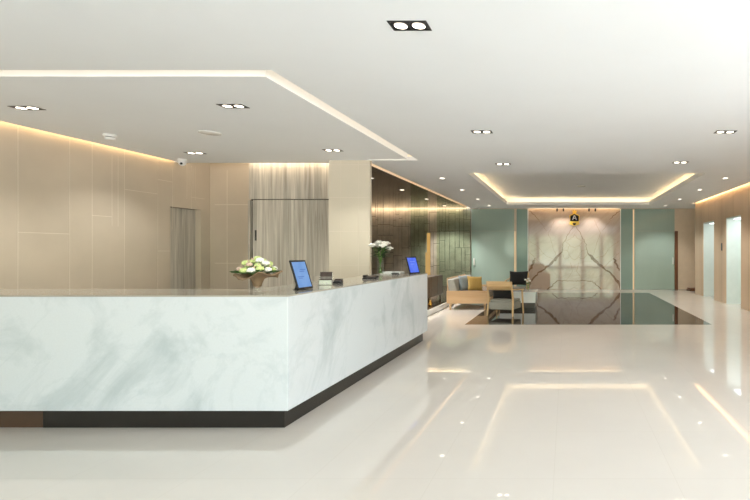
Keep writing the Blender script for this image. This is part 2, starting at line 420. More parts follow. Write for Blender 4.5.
# far wall pieces
struct(MB().box(-9.3, 6.5, YF, YF+.15, 0, H+.5).build('wall_far', 'wall_far'), 'beige far wall seen at its right end', 'wall')
struct(MB().box(-9.3, -9.15, 8.7, YF, 0, H+.3).build('wall_lounge', 'relief'))
struct(MB().box(-9.3, -4.3, 9.78, 9.86, 0, H+.3).build('wall_lounge_front', 'relief'))
struct(MB().box(5.6, 5.75, 16.6, YF, 0, H+.3).box(XR+.45,5.75,16.5,16.6,0,H+.3).build('wall_alcove', 'wall_paint'))
b = MB().box(XL-.14,-9.3+.0,YW,YW+.01,0,.01)
# entrance front behind the viewer
holes = []
xs = [-7.0,-4.9,-4.7,-2.75,-2.55,-.65,-.45,1.45,1.65,3.2,3.4,4.45]
for i in range(0, 12, 2): holes.append((xs[i], xs[i+1], .06, 2.95))
struct(MB().slab((-7.4,6.5), (0,H+.3), holes, YW-.2, YW, 'y').build('wall_front', 'wall_paint'))
for i, h in enumerate(holes):
    a,b_ = h[0],h[1]; f = MB()
    f.box(a,a+.05,YW-.14,YW-.06,.06,2.95); f.box(b_-.05,b_,YW-.14,YW-.06,.06,2.95)
    f.box(a,b_,YW-.14,YW-.06,2.90,2.95); f.box(a,b_,YW-.14,YW-.06,.06,.11); f.box(a,b_,YW-.13,YW-.07,2.2,2.25)
    struct(f.build('window_%d' % (i+1), 'steel'))
for i, y in enumerate((-5.4,-1.9,1.6)):  # out-of-view side windows, added to brighten the floor and ceiling
    f = MB()
    for q in (y, y+1.48, y+2.95): f.box(XR+.2, XR+.26, q, q+.05, .05, 2.9)
    f.box(XR+.2, XR+.26, y, y+3, 2.85, 2.9).box(XR+.2, XR+.26, y, y+3, .05, .1)
    struct(f.build('window_%d' % (i+7), 'steel'))

# far wall claddings -------------------------------------------------
def relief(x0,x1,z0,z1):
    mb = MB()
    mb.box(x0,x1,YF-.05,YF-.005,z0,z1,1)
    def rec(a,b,c,d,k):
        w,h = b-a, d-c
        if k == 0 or (w < .22 and h < .5):
            t = random.choice((0,.006,.012,.02)); g = .007
            mb.box(a+g,b-g,YF-.075-t,YF-.05,c+g,d-g); return
        if w/h > .25 and w > .16:
            s_ = a+w*random.uniform(.3,.7); rec(a,s_,c,d,k-1); rec(s_,b,c,d,k-1)
        else:
            s_ = c+h*random.uniform(.25,.75); rec(a,b,c,s_,k-1); rec(a,b,s_,d,k-1)
    n = 9; w = (x1-x0)/n
    for i in range(n): rec(x0+i*w, x0+(i+1)*w, z0, z1, 4)
    return mb
struct(relief(-9.15,-3.72,.13,H+.18).build('wall_relief', ['relief','wood_dark'], bevel=.003, segs=1), 'brown relief stone wall at the back of the lounge', 'wall')

def cladding(name, label, cat, x0, x1, z0, z1, mat, seams=()):
    o = thing(name, label, cat, (x0, YF-.03, 0)); zz = [z0]+list(seams)+[z1]
    for a,b_ in zip(zz[:-1], zz[1:]):
        MB().box(0, x1-x0, 0, .028, a+.003, b_-.003).build('glass_panel', mat, o, bevel=.002, segs=1)
    return o
cl = cladding('glass_panelling', 'pale green glass panelling left of the marble wall', 'panelling', -3.70, -2.03, 0, H-.02, 'glass_pale', (2.28,))
MB().box(.09,.13,-.05,0,.95,1.22).build('handle', 'white_plastic', cl)
cladding('glass_panelling', 'narrow teal glass strip at the left edge of the marble wall', 'panelling', -1.93, -1.50, 0, H-.02, 'glass_teal')
cladding('glass_panelling', 'narrow teal glass strip at the right edge of the marble wall', 'panelling', 2.13, 2.60, 0, H-.02, 'glass_teal')
cr = cladding('glass_panelling', 'pale green glass panelling right of the marble wall', 'panelling', 2.68, 4.24, 0, H-.02, 'glass_pale', (2.28,))
MB().box(1.49,1.52,-.05,0,.98,1.25).build('handle', 'white_plastic', cr)
tag(MB().box(4.25,4.37,YF-.06,YF,0,2.28).build('door_post', 'wood_frame', bevel=.004), 'slim brown wooden post ending the right green glass', 'post')
for x, lab in ((-2.03,'left'),(2.61,'right')):
    tag(MB().box(x+.01,x+.055,YF-.012,YF-.004,0,2.28 if lab=='left' else H-.05).build('light_strip', emit('slot glow '+lab, (1,.74,.42,1), .75)),
        'vertical warm light strip between green glass panels %s of the marble' % lab, 'light strip')
# clear green glass screen in front of the relief wall
o = thing('glass_screen', 'tall clear green glass screen in front of the relief stone wall', 'glass screen', (-5.0, YF-.22, .13))
MB().box(0, 1.29, 0, .012, 0, H-.15).build('pane', 'glass_green', o)
MB().box(0, 1.29, -.002, .014, 2.14, 2.152).build('transom', 'steel', o)
o2 = thing('glass_screen', 'second green glass screen left of the lit golden column', 'glass screen', (-6.0, YF-.24, .13))
MB().box(0, .66, 0, .012, 0, H-.15).build('pane', 'glass_green', o2)
g = thing('light_column', 'narrow golden lit column beside the green glass screen', 'light', (-5.16, 17.6, .13))
MB().box(-.04,.07,-.03,.03,0,2.05).build('column', emit('golden glow', lin((226,180,104)), .8), g, bevel=.005)
MB().box(-.09,.07,-.05,.05,0,1.32).build('lower_sleeve', emit('golden glow low', lin((222,180,112)), .75), g, bevel=.005)

# marble wall with bookmatched veins
CX = .33
mw = thing('marble_wall', 'blush bookmatched marble wall panel at the far end', 'marble wall', (CX, YF-.06, 0))
MB().box(-1.80, 1.78, 0, .055, 0, H-.03).build('slab', 'marble_wall', mw, bevel=.003, segs=1)
sc = 18.34/470
def vein(mb, pts, widths, mirror=True, y=-.0012):
    # pts in photograph pixels from the centre line (x) and horizon (y), widths in px
    for sg in ((1,-1) if mirror else (1,)):
        P = [(sg*p[0]*sc, 1.5-p[1]*sc) for p in pts]
        # densify with jitter
        Q=[]; W=[]
        for i in range(len(P)-1):
            for k in range(5):
                t=k/5; Q.append((P[i][0]*(1-t)+P[i+1][0]*t+random.uniform(-.024,.024), P[i][1]*(1-t)+P[i+1][1]*t+random.uniform(-.024,.024)))
                W.append((widths[i]*(1-t)+widths[i+1]*t)*sc*random.uniform(.7,1.3))
        Q.append(P[-1]); W.append(widths[-1]*sc)
        L=[];R=[]
        for i in range(len(Q)):
            a=Q[max(i-1,0)]; b=Q[min(i+1,len(Q)-1)]; tx,tz=b[0]-a[0],b[1]-a[1]; l=math.hypot(tx,tz) or 1
            nx,nz=-tz/l,tx/l; L.append((Q[i][0]+nx*W[i]/2,y,Q[i][1]+nz*W[i]/2)); R.append((Q[i][0]-nx*W[i]/2,y,Q[i][1]-nz*W[i]/2))
        n=len(Q); mb.add(L+R, [(i,i+1,n+i+1,n+i) for i in range(n-1)], 0)
vb = MB()
vein(vb, [(-1,-25),(-7,-16),(-11,-8),(-13,1),(-18,7),(-26,15),(-36,22),(-44,31),(-46,38)], [.3,.5,.5,.9,2.6,2.2,1.4,2.4,1.2])
vein(vb, [(0,30),(-8,29.5),(-18,30),(-22,34),(-30,41),(-36,43)], [.4,.5,.6,.8,1.0,.4])
vein(vb, [(-45,-40),(-41,-37),(-35,-31)], [.4,.8,.3])
vein(vb, [(45,20),(41,11),(39,7)], [1.4,2.4,.4], True)
vb.build('dark_veins', 'vein', mw)['label'] = 'brown veins mirrored about the centre line'
vf = MB()
for pts in ([(-10,-10),(-4,-12),(0,-16)],[(-13,-2),(-7,0),(-4,6),(0,9)],[(-7,0),(-5,-6),(-10,-10)],[(-5,-6),(0,-3)],[(-13,2),(-9,8),(-4,6)],
            [(-44,-10),(-36,-4),(-30,4),(-20,8)],[(-45,2),(-38,8),(-30,16)],[(-20,-30),(-26,-18),(-22,-6),(-18,7)],[(-4,12),(-2,20),(-8,29)],[(-30,41),(-20,38),(-8,40),(0,36)],[(-36,-31),(-28,-20)]):
    vein(vf, pts, [.28]*len(pts), True, -.0008)
vf.build('fine_veins', 'vein_fine', mw)
for x in (-1.815, 1.795): MB().box(x-.015, x+.015, -.02, .05, 0, H-.03).build('edge_trim', 'white_gloss', mw)
# emblem
K = .00195
em = thing('emblem', 'gold and black hexagonal emblem with a letter A on the marble wall', 'emblem', (CX, YF-.10, 1.5+33.3*sc))
def zp(pts): return [((x-294)*K, -(y-255)*K) for x,y in pts]
MB().prism(zp([(215,335),(205,345),(190,385),(290,420),(400,385),(385,345),(400,215),(290,160),(190,215)]), .035).build('gold_plate', 'gold', em)
MB().prism(zp([(245,100),(268,128),(294,95),(322,128),(345,100),(328,168),(262,168)]), .03).build('gold_crown', 'gold', em)
MB().prism(zp([(210,222),(292,180),(380,222),(380,325),(210,325)]), .012, mtx=Matrix.Translation((0,-.012,0))).build('black_field', 'emblem_black', em)
MB().prism(zp([(252,365),(330,365),(318,395),(292,408),(268,395)]), .012, mtx=Matrix.Translation((0,-.012,0))).build('black_point', 'emblem_black', em)
la = MB(); T = Matrix.Translation((0,-.02,0))
la.prism(zp([(284,205),(300,205),(264,300),(246,300)]), .008, mtx=T); la.prism(zp([(284,205),(300,205),(344,300),(324,300)]), .008, mtx=T); la.prism(zp([(266,262),(318,262),(324,276),(261,276)]), .007, mtx=T)
la.build('letter', 'white_gloss', em)['label'] = 'white letter A'

# ------------------------------------------------------------------ reception counter
rc = thing('reception_counter', 'long L-shaped white and grey marble reception desk', 'reception desk', (-2.32, 3.92, 0))
def ell(z0, z1, ins=0, mb=None, x_end=-4.0, yend=3.95, d1=.66, d2=.72):
    mb = mb or MB()
    P = [(x_end, ins),(-ins, ins),(-ins, yend),(-d2, yend),(-d2, d1),(x_end, d1)]
    return mb.hexa([(p[0],p[1],z0) for p in P], [(p[0],p[1],z1) for p in P])
ell(.165, 1.118).build('marble_body', 'marble_counter', rc, bevel=.003, segs=1)
ell(1.118, 1.13).build('countertop', 'countertop', rc, bevel=.002, segs=1)
pb = MB(); P=[(-2.12,.07),(-.07,.07),(-.07,3.93),(-.62,3.93),(-.62,.6),(-2.12,.6)]
pb.hexa([(p[0],p[1],0) for p in P],[(p[0],p[1],.165) for p in P]); pb.build('plinth', 'black_lac', rc)
MB().box(-3.95,-2.12,.075,.6,0,.165).build('plinth', 'brown_lac', rc)['label'] = 'brown end section of the plinth'

ZT = 1.131
# burlap flower arrangement
f = thing('flower_arrangement', 'burlap-wrapped bouquet of white and lime flowers in a conical vase on the desk', 'flowers', (-2.73, 4.16, ZT))
MB().lathe([(.045,0),(.05,.006),(.022,.014),(.02,.03),(.028,.05),(.04,.11),(.052,.13),(.048,.13),(.034,.10),(.018,.04)], n=20, cap=False).build('vase', 'vase_glass', f)
MB().lathe([(.016,.045),(.03,.1),(.04,.125)], n=14).build('stems', 'petal_pink', f)
wb = MB(); n=40; rings=[(.030,.055),(.037,.085),(.052,.12),(.085,.138),(.135,.152),(.18,.160),(.205,.158),(.195,.168),(.11,.15)]
vs=[];fs=[]
for i,(r,z) in enumerate(rings):
    for k in range(n):
        a=2*PI*k/n; fl_=max(0,(r-.05)/.15); rr=(r if r<.06 else .06+(r-.06)*.76)*(1+fl_*(.13*math.sin(3*a+1)+.08*math.sin(7*a+.5))); zz=z+fl_*(.022*math.sin(5*a)+.016*math.sin(2*a+2))
        vs.append((rr*math.cos(a), rr*math.sin(a), zz))
for i in range(len(rings)-1):
    for k in range(n): fs.append((i*n+k,i*n+(k+1)%n,(i+1)*n+(k+1)%n,(i+1)*n+k))
wb.add(vs,fs,0,True).build('burlap_wrap', 'burlap', f)
def bloom(parent, c, r, mat, name='bloom'):
    mb = MB(); mb.blob(c, r*.72, 10, 6, 0, (1,1,.8))
    for ring, (nn, el, q) in enumerate(((7,-.1,.62),(7,.45,.58),(5,.95,.5))):
        for k in range(nn):
            a = 2*PI*(k+.5*ring)/nn+random.uniform(-.15,.15)
            mb.blob((c[0]+r*q*math.cos(a)*math.cos(el), c[1]+r*q*math.sin(a)*math.cos(el), c[2]+r*q*math.sin(el)), r*.42, 7, 5, 0, (1,1,.8), .06)
    return mb.build(name, mat, parent)
def leafmesh(mb, base, ang, L, up, w=.35):
    bx,by,bz = base; dx,dy = math.cos(ang), math.sin(ang); px,py=-dy,dx; vs=[]
    for t,ww in ((0,.1),(.35,1),(.7,.75),(1,.02)):
        z = bz+up*L*(t-.45*t*t); cx,cy=bx+dx*L*t,by+dy*L*t
        vs += [(cx-px*w*L*ww/2,cy-py*w*L*ww/2,z+.004),(cx,cy,z-.004*ww),(cx+px*w*L*ww/2,cy+py*w*L*ww/2,z+.004)]
    fs=[]
    for i in range(3):
        for j in range(2): fs.append((i*3+j,i*3+j+1,(i+1)*3+j+1,(i+1)*3+j))
    mb.add(vs,fs,0,True)
lb = MB()
for k in range(60):
    a=random.uniform(0,2*PI); r=random.uniform(.02,.12); leafmesh(lb,(r*math.cos(a),r*math.sin(a),.17+.05*(1-r/.12)),a,random.uniform(.05,.09),random.uniform(.0,.7))
lb.build('leaves', 'leaf', f)
cols = ['petal_green','petal_white','petal_green','petal_white','petal_green','petal_green','petal_green','petal_pink','petal_green','petal_white']
k=0
for ring,(nn,r,z) in enumerate(((12,.125,.205),(8,.085,.25),(4,.04,.28),(1,0,.295))):
    for j in range(nn):
        a=2*PI*j/nn+.4*ring+.2
        bloom(f,(r*math.cos(a),r*math.sin(a),z+random.uniform(-.01,.012)),random.uniform(.026,.036),cols[k%len(cols)]); k+=1
fb = MB()
for j in range(40):
    a=random.uniform(0,2*PI); r=random.uniform(.02,.13); zt=.21+.09*(1-(r/.14)**2)+random.uniform(-.01,.02)
    fb.tube([(r*.5*math.cos(a),r*.5*math.sin(a),.16),(r*math.cos(a),r*math.sin(a),zt)],.0015,4,1); fb.blob((r*math.cos(a),r*math.sin(a),zt),.007,5,4,0)
fb.build('filler_sprigs', ['petal_pink','stem'], f)

# tablets -------------------------------------------------------------
def tablet(loc, rz, label, scr, w, h, mark, rows):
    t = thing('tablet', label, 'tablet', loc, rz, 'tablets standing on the reception desk')
    # local: x is the width, screen faces -y, leaning back towards +y
    a = math.radians(17); R = Matrix.Rotation(-a, 4, 'X'); R2 = Matrix.Translation((0,0,.004)) @ R
    bd = MB(); bd.box(-w/2,w/2,0,.011,0,h,0,R2); bd.build('body','black',t,bevel=.004)
    s = MB(); s.box(-w/2+.018,w/2-.018,-.001,.0005,.02,h-.018,0,R2)
    for (x0,x1,z) in rows: s.box(x0*w,x1*w,-.0016,-.0009,z*h,z*h+.006,1,R2)
    s.build('screen',[scr,mark],t)
    st = MB(); c_ = R2 @ Vector((0,.011,h*.42)); 
    st.hexa([(-.04,c_.y+.04,0),(.04,c_.y+.04,0),(.04,c_.y+.045,0),(-.04,c_.y+.045,0)],[(-.04,c_.y-.002,c_.z),(.04,c_.y-.002,c_.z),(.04,c_.y+.003,c_.z),(-.04,c_.y+.003,c_.z)])
    st.box(-.06,.06,.02,c_.y+.045,0,.004); st.build('stand','black',t)
    return t
tablet((-2.500,4.52,ZT), math.radians(86), 'black tablet with a pale blue screen at the near corner of the desk', 'screen_a', .235, .29, 'screen_mark', [(-.05,.3,.66),(-.1,.22,.6),(-.3,.1,.42),(-.25,-.02,.37)])
tablet((-2.445,7.62,ZT), math.radians(70), 'black tablet with a vivid blue screen at the far end of the desk', 'screen_b', .25, .285, 'screen_mark_b', [(-.2,.25,.7),(-.2,.1,.55)])

# leaflet holder
t = thing('leaflet_holder', 'clear leaflet holder with dark printed cards beside the near tablet', 'leaflet holder', (-2.615,5.10,ZT), math.radians(12))
MB().box(-.068,.068,-.03,.05,0,.005).box(-.068,.068,.0,.004,.005,.055).box(-.068,-.064,0,.05,.005,.06).box(.064,.068,0,.05,.005,.06).box(-.068,.068,.046,.05,.005,.12).build('holder','acrylic',t)
R = Matrix.Translation((0,.03,.006)) @ Matrix.Rotation(-.12,4,'X')
MB().box(-.06,.06,0,.008,0,.135,0,R).box(-.061,.061,-.001,0,.06,.085,1,R).build('cards',['photo_card','card_band'],t)
MB().box(-.06,.06,.008,.026,.006,.05).build('loose_cards','paper',t)
# card terminal
t = thing('card_terminal', 'small black card terminal right of the leaflet holder', 'card terminal', (-2.60,5.36,ZT), .25)
MB().hexa([(-.045,-.06,0),(.045,-.06,0),(.045,.06,0),(-.045,.06,0)],[(-.042,-.055,.025),(.042,-.055,.025),(.042,.055,.05),(-.042,.055,.05)]).build('body','black',t,bevel=.006)
MB().box(-.03,.03,.0,.045,.037,.051).build('display','photo_card',t)
# phone-like device
t = thing('desk_phone', 'flat black desk phone at the middle of the desk', 'phone', (-2.60,6.25,ZT), .2)
MB().hexa([(-.09,-.08,0),(.09,-.08,0),(.09,.08,0),(-.09,.08,0)],[(-.088,-.075,.018),(.088,-.075,.018),(.088,.075,.036),(-.088,.075,.036)]).build('body','black',t,bevel=.005)
hs = MB().box(-.085,-.045,-.075,.08,.028,.052); hs.build('handset','black',t,bevel=.008)
MB().box(-.02,.07,-.05,.02,.024,.030).build('keypad','photo_card',t)
# small black device by the far tablet
t = thing('stapler', 'small black stapler lying left of the far tablet', 'stapler', (-2.66,7.33,ZT), .35)
MB().box(-.06,.06,-.018,.018,0,.010).build('base','black',t,bevel=.003)
MB().hexa([(-.06,-.015,.012),(.055,-.015,.016),(.055,.015,.016),(-.06,.015,.012)],[(-.058,-.012,.03),(.05,-.012,.03),(.05,.012,.03),(-.058,.012,.03)]).build('arm','black',t,bevel=.004)
MB().box(-.06,-.045,-.014,.014,.008,.014).build('hinge','steel',t)

# vase of white flowers + tray + sign
t = thing('document_tray', 'low white tray at the far end of the desk behind the glass vase', 'tray', (-2.86,7.74,ZT))
MB().box(-.165,.165,-.1,.1,0,.006).box(-.165,.165,-.1,-.094,.006,.03).box(-.165,.165,.094,.1,.006,.03).box(-.165,-.159,-.1,.1,.006,.03).box(.159,.165,-.1,.1,.006,.03).build('tray','white_gloss',t)
tag(t,'low white tray at the far end of the desk behind the glass vase','tray')
f = thing('flower_vase', 'tall clear glass vase of white chrysanthemums at the far end of the desk', 'flowers', (-2.93,7.42,ZT))
MB().lathe([(.042,0),(.044,.004),(.044,.25),(.041,.25),(.041,.012),(.001,.012)],n=20,cap=False).build('vase','vase_glass',f)
MB().lathe([(.039,.014),(.039,.12)],n=16).build('water','water',f)
st=MB(); lv=MB(); tips=[]
for k in range(9):
    a=2*PI*k/9+.3; r=.14 if k%2 else .07; z=.45+random.uniform(-.03,.05)-(.02 if k%2 else -.03)
    tips.append((r*math.cos(a)+.02,r*math.sin(a),z)); st.tube([(-.02*math.cos(a),-.02*math.sin(a),.02),(.02*math.cos(a),.02*math.sin(a),.25),tips[-1]],.0035,6)
st.build('stems','stem',f)
for k in range(60):
    a=random.uniform(0,2*PI); r=random.uniform(.01,.06); leafmesh(lv,(r*math.cos(a)+.01,r*math.sin(a),random.uniform(.26,.42)),a,random.uniform(.06,.11),random.uniform(-.3,.8),.5)
lv.build('leaves','leaf_dark',f)
for p in tips:
    mb=MB()
    for k in range(16):
        a=2*PI*k/16; mb.blob((p[0]+.046*math.cos(a),p[1]+.046*math.sin(a),p[2]+.004),.019,6,4,0,(1.2,1.2,.6))
    for k in range(10):
        a=2*PI*k/10; mb.blob((p[0]+.024*math.cos(a),p[1]+.024*math.sin(a),p[2]+.018),.020,6,4,0,(1,1,.8))
    mb.blob((p[0],p[1],p[2]),.04,8,6,0,(1,1,.75)); mb.build('bloom','petal_white',f)

# ------------------------------------------------------------------ ceiling fittings
def downlight2(loc, label, group='twin recessed downlights'):
    t = thing('downlight', label, 'downlight', loc, 0, group)
    MB().slab((-.142,.142),(-.074,.074),[(-.124,-.010,-.056,.056),(.010,.124,-.056,.056)],-.005,0,'z').build('frame','black',t)
    MB().box(-.142,.142,-.074,.074,-.0012,0).build('reflector','black',t)
    for x in (-.066,.066): MB().lathe([(.046,-.0045),(.040,-.0035),(.001,-.003)],(x,0,0),20).build('lamp','lamp',t)
    return t
d0=downlight2((-1.15,3.46,H),'large square twin downlight nearest the viewer, at the top of the ceiling')
for p,l in (((-1.17,6.54,H),'twin downlight in mid ceiling, left of centre, nearer of two'),((2.22,6.55,H),'twin downlight in mid ceiling at the right edge'),
            ((-1.20,8.97,H),'twin downlight left of the near edge of the ceiling tray'),((2.14,8.80,H),'twin downlight right of the near edge of the ceiling tray'),
            ((-6.25,5.45,H),'twin downlight over reception, nearest the left wall and the viewer'),((-3.81,5.38,H),'twin downlight over the desk, near the lit ceiling slot corner'),
            ((-6.28,7.96,H),'twin downlight over reception beside the small dome camera'),((-3.84,7.74,H),'twin downlight in front of the pale tiled wall end')):
    dup(d0,p,l)
def downlight1(loc, label):
    t = thing('small_downlight', label, 'downlight', loc, 0, 'small round downlights')
    MB().lathe([(.075,0),(.075,-.005),(.058,-.006),(.055,-.002)],n=20,cap=False).build('ring','white_plastic',t)
    MB().lathe([(.056,-.003),(.03,-.002),(.001,-.002)],n=16).build('lamp','lamp_far',t)
    return t
s0=None
side={-2.82:'left of the central tray',3.63:'between the tray and right wall',-4.45:'in the dark lounge ceiling'}
order=['nearest','second nearest','second farthest','farthest']
for x in (-2.82,3.63,-4.45):
    for k,y in enumerate((10.7,12.75,15.0,17.2)):
        l='small round downlight %s, %s of the row' % (side[x],order[k])
        if s0 is None: s0=downlight1((x,y,H),l)
        else: dup(s0,(x,y,H),l)
t = thing('smoke_detector','white smoke detector on the reception ceiling near the left wall','smoke detector',(-6.5,6.7,H))
MB().lathe([(.075,0),(.075,-.03),(.07,-.034)],n=24).build('base','white_plastic',t)
MB().lathe([(.05,-.034),(.05,-.042)],n=20).build('grille','black',t)
MB().lathe([(.062,-.042),(.058,-.07),(.03,-.082),(.001,-.083)],n=24).build('cap','white_plastic',t)
t = thing('dome_camera','small white dome camera at the edge of the ceiling by the left wall','camera',(-6.94,8.5,H))
MB().lathe([(.07,0),(.07,-.05),(.064,-.056)],n=24).build('base','white_plastic',t)
MB().lathe([(.06,-.056),(.056,-.085),(.036,-.11),(.001,-.122)],n=20).build('dome','white_plastic',t)
MB().blob((.02,-.045,-.085),.022,8,6).build('lens','black',t)
t = thing('ceiling_speaker','flat round white speaker grille in the reception ceiling','speaker',(-5.0,6.6,H))
MB().lathe([(.135,0),(.135,-.006),(.12,-.010),(.001,-.012)],n=28).build('grille','white_gloss',t)
t = thing('ceiling_diffuser','small round white diffuser in the middle of the ceiling tray','diffuser',(.45,13.9,H+.26))
MB().lathe([(.13,0),(.12,-.008),(.001,-.012)],n=24).build('grille','white_gloss',t)
# pairs of spotlights in front of the marble
for x,l in ((-.22,'left'),(1.0,'right')):
    t = thing('spotlight_bar','pair of small black ceiling spotlights %s of the emblem' % l,'spotlight',(x,17.95,H),0,'spotlight pairs washing the marble wall')
    MB().box(-.2,.2,-.02,.02,-.025,0).build('bar','white_plastic',t)
    for dx in (-.12,.12):
        MB().tube([(dx,0,-.025),(dx,0,-.07)],.008,8).build('stem','black',t)
        R=Matrix.Translation((dx,.01,-.09))@Matrix.Rotation(math.radians(35),4,'X')
        h=MB().lathe([(.030,.05),(.034,-.05),(.028,-.052),(.026,-.03)],n=14,mtx=R).build('spot_head','black',t)
        MB().lathe([(.024,-.042),(.001,-.040)],n=12,mtx=R).build('lamp','lamp_far',h)
tt = thing('sensor','tiny white ceiling sensor at the left end of the green glass','sensor',(-3.35,18.0,H+.001))
MB().lathe([(.05,0),(.045,-.03),(.03,-.06),(.001,-.07)],n=16).build('dome','white_plastic',tt)
# call panel
t = thing('call_panel','dark call-button panel on the brown wall between the two bright openings','call panel',(XR-.001,13.75,1.62))
MB().box(-.012,0,-.045,.045,-.11,.11).build('plate','black',t,bevel=.002); MB().box(-.016,-.012,-.02,.02,-.01,.03).build('button','steel',t)
t = thing('low_box','low dark reddish-brown box on the floor at the far right corner','box',(4.95,17.9,0))
for k in range(2): MB().box(-.3+.03*k,.3-.02*k,-.25,.25,.05*k,.05*k+.045).build('tier','wood_frame',t,bevel=.01)

# ------------------------------------------------------------------ lounge furniture
def pillow(w,h,t,n=10):
    mb=MB(); vs=[]; fs=[]
    for sg in (1,-1):
        for i in range(n+1):
            for j in range(n+1):
                u=2*i/n-1; v=2*j/n-1
                th=max(0,(1-u**4)*(1-v**4))**.6*t/2
                pin=1-.08*(1-abs(u)**2)*(abs(v)**3); pin2=1-.08*(1-abs(v)**2)*(abs(u)**3)
                vs.append((u*w/2*pin2,sg*th,v*h/2*pin))
    N=(n+1)*(n+1)
    for s_ in range(2):
        for i in range(n):
            for j in range(n):
                q=[s_*N+i*(n+1)+j,s_*N+(i+1)*(n+1)+j,s_*N+(i+1)*(n+1)+j+1,s_*N+i*(n+1)+j+1]; fs.append(q if s_ else q[::-1])
    return mb.add(vs,fs,0,True)
# sofa: x depth (facing +x), y length
so = thing('sofa','honey wood framed sofa with grey and taupe cushions along the white kerb','sofa',(-3.05,12.0,0))
Ls=2.35
fr=MB().box(.0,1.06,0,.035,.157,.48).box(0,1.06,Ls-.035,Ls,.157,.48)
fr.box(1.02,1.06,.035,Ls-.035,.157,.27); fr.box(0,.04,.035,Ls-.035,.157,.30); fr.box(.04,1.02,.035,Ls-.035,.20,.24)
fr.build('frame','wood_sofa',so,bevel=.004)
MB().hexa([(.0,.1,.30),(.03,.1,.30),(.03,Ls-.02,.30),(0,Ls-.02,.30)],[(-.05,.2,.80),(-.02,.2,.80),(-.02,Ls-.02,.80),(-.05,Ls-.02,.80)]).build('back_panel','wood_sofa',so,bevel=.004)
for lx in (.09,.97):
    for ly in (.06,Ls-.06): MB().bar((lx,ly,0),(lx,ly,.157),.045,.045,.06,.06).build('leg','wood_sofa',so)
MB().box(.06,1.0,.05,Ls-.05,.24,.43).build('seat_cushion','fabric_taupe',so,bevel=.035,segs=3)
for a,b_ in ((.05,1.17),(1.19,Ls-.05)):
    MB().hexa([(.04,a,.43),(.27,a,.43),(.27,b_,.43),(.04,b_,.43)],[(.0,a,.78),(.17,a,.78),(.17,b_,.78),(.0,b_,.78)]).build('back_cushion','fabric_grey',so,bevel=.04,segs=3)
p=pillow(.42,.42,.16).build('cushion','fabric_blue',loc=(-2.66,12.50,.645),rot=(math.radians(-14),0,math.radians(40))); tag(p,'blue grey square cushion on the sofa behind the mustard one','cushion','loose cushions on the sofa')
p=pillow(.44,.40,.17).build('cushion','fabric_mustard',loc=(-2.415,12.47,.635),rot=(math.radians(-14),math.radians(4),math.radians(40))); tag(p,'mustard yellow square cushion on the sofa','cushion','loose cushions on the sofa')

def armchair(loc, rz, label):
    t=thing('armchair',label,'armchair',loc,rz,'ash wood armchairs round the low table')
    for s_ in (-1,1):
        # rear leg running up into the back post
        rl=MB(); rl.hexa([(s_*.315-.018,-.02,0),(s_*.315+.018,-.02,0),(s_*.315+.018,.02,0),(s_*.315-.018,.02,0)],[(s_*.30-.02,.03,.40),(s_*.30+.02,.03,.40),(s_*.30+.02,.085,.40),(s_*.30-.02,.085,.40)])
        rl.hexa([(s_*.30-.02,.03,.40),(s_*.30+.02,.03,.40),(s_*.30+.02,.085,.40),(s_*.30-.02,.085,.40)],[(s_*.30-.014,-.07,.80),(s_*.30+.014,-.07,.80),(s_*.30+.014,-.04,.80),(s_*.30-.014,-.04,.80)])
        rl.build('rear_leg','wood_chair_z',t,bevel=.004)
        MB().hexa([(s_*.345-.014,.60,0),(s_*.345+.014,.60,0),(s_*.345+.014,.635,0),(s_*.345-.014,.635,0)],[(s_*.33-.018,.55,.56),(s_*.33+.018,.55,.56),(s_*.33+.018,.60,.56),(s_*.33-.018,.60,.56)]).build('front_leg','wood_chair_z',t,bevel=.004)
        MB().hexa([(s_*.315-.022,.02,.60),(s_*.315+.022,.02,.60),(s_*.335+.026,.63,.555),(s_*.335-.026,.63,.555)],[(s_*.315-.022,.02,.63),(s_*.315+.022,.02,.63),(s_*.335+.026,.63,.585),(s_*.335-.026,.63,.585)]).build('armrest','wood_chair_z',t,bevel=.006)
    # curved top rail
    rb=MB(); n=10; vs=[]; fs=[]
    for i in range(n+1):
        u=2*i/n-1; x=u*.30; dy=-.035*(1-u*u)
        for (z,yb) in ((.60,-.012),(.80,-.066)):
            for th in (0,.022): vs.append((x,yb+dy+th,z+(.008*(1-u*u) if z>.7 else 0)))
    for i in range(n):
        a=i*4; b=a+4
        fs+=[(a,b,b+2,a+2),(a+1,a+3,b+3,b+1),(a+2,b+2,b+3,a+3),(a,a+1,b+1,b)]
    fs+=[(0,2,3,1),(n*4,n*4+1,n*4+3,n*4+2)]
    rb.add(vs,fs,0,True).build('back_rail','wood_chair_x',t)
    MB().box(-.295,.295,.03,.60,.14,.31).build('seat_base','fabric_grey',t,bevel=.02,segs=2)
    MB().box(-.275,.275,.06,.61,.31,.365).build('seat_cushion','fabric_grey',t,bevel=.025,segs=3)
    return t
a1=armchair((-1.52,10.80,.003),math.radians(-15),'pale wood armchair seen from behind, grey seat, nearest the viewer')
a2=dup(a1,(-1.50,15.15,.003),'grey and wood armchair facing the viewer across the low table',math.radians(176))
def on_chair(ch, y, z, w, h, label):
    m=Matrix.Translation(ch.location)@Matrix.Rotation(ch.rotation_euler.z,4,'Z')
    p=pillow(w,h,.15).build('cushion','fabric_black'); q=m@Vector((0,y,z)); p.location=q; p.rotation_euler=(math.radians(14),0,ch.rotation_euler.z)
    tag(p,label,'cushion','black cushions on the armchairs')
on_chair(a1,.165,.52,.52,.30,'black cushion inside the armchair seen from behind')
on_chair(a2,.165,.63,.60,.46,'black cushion on the armchair facing the viewer')

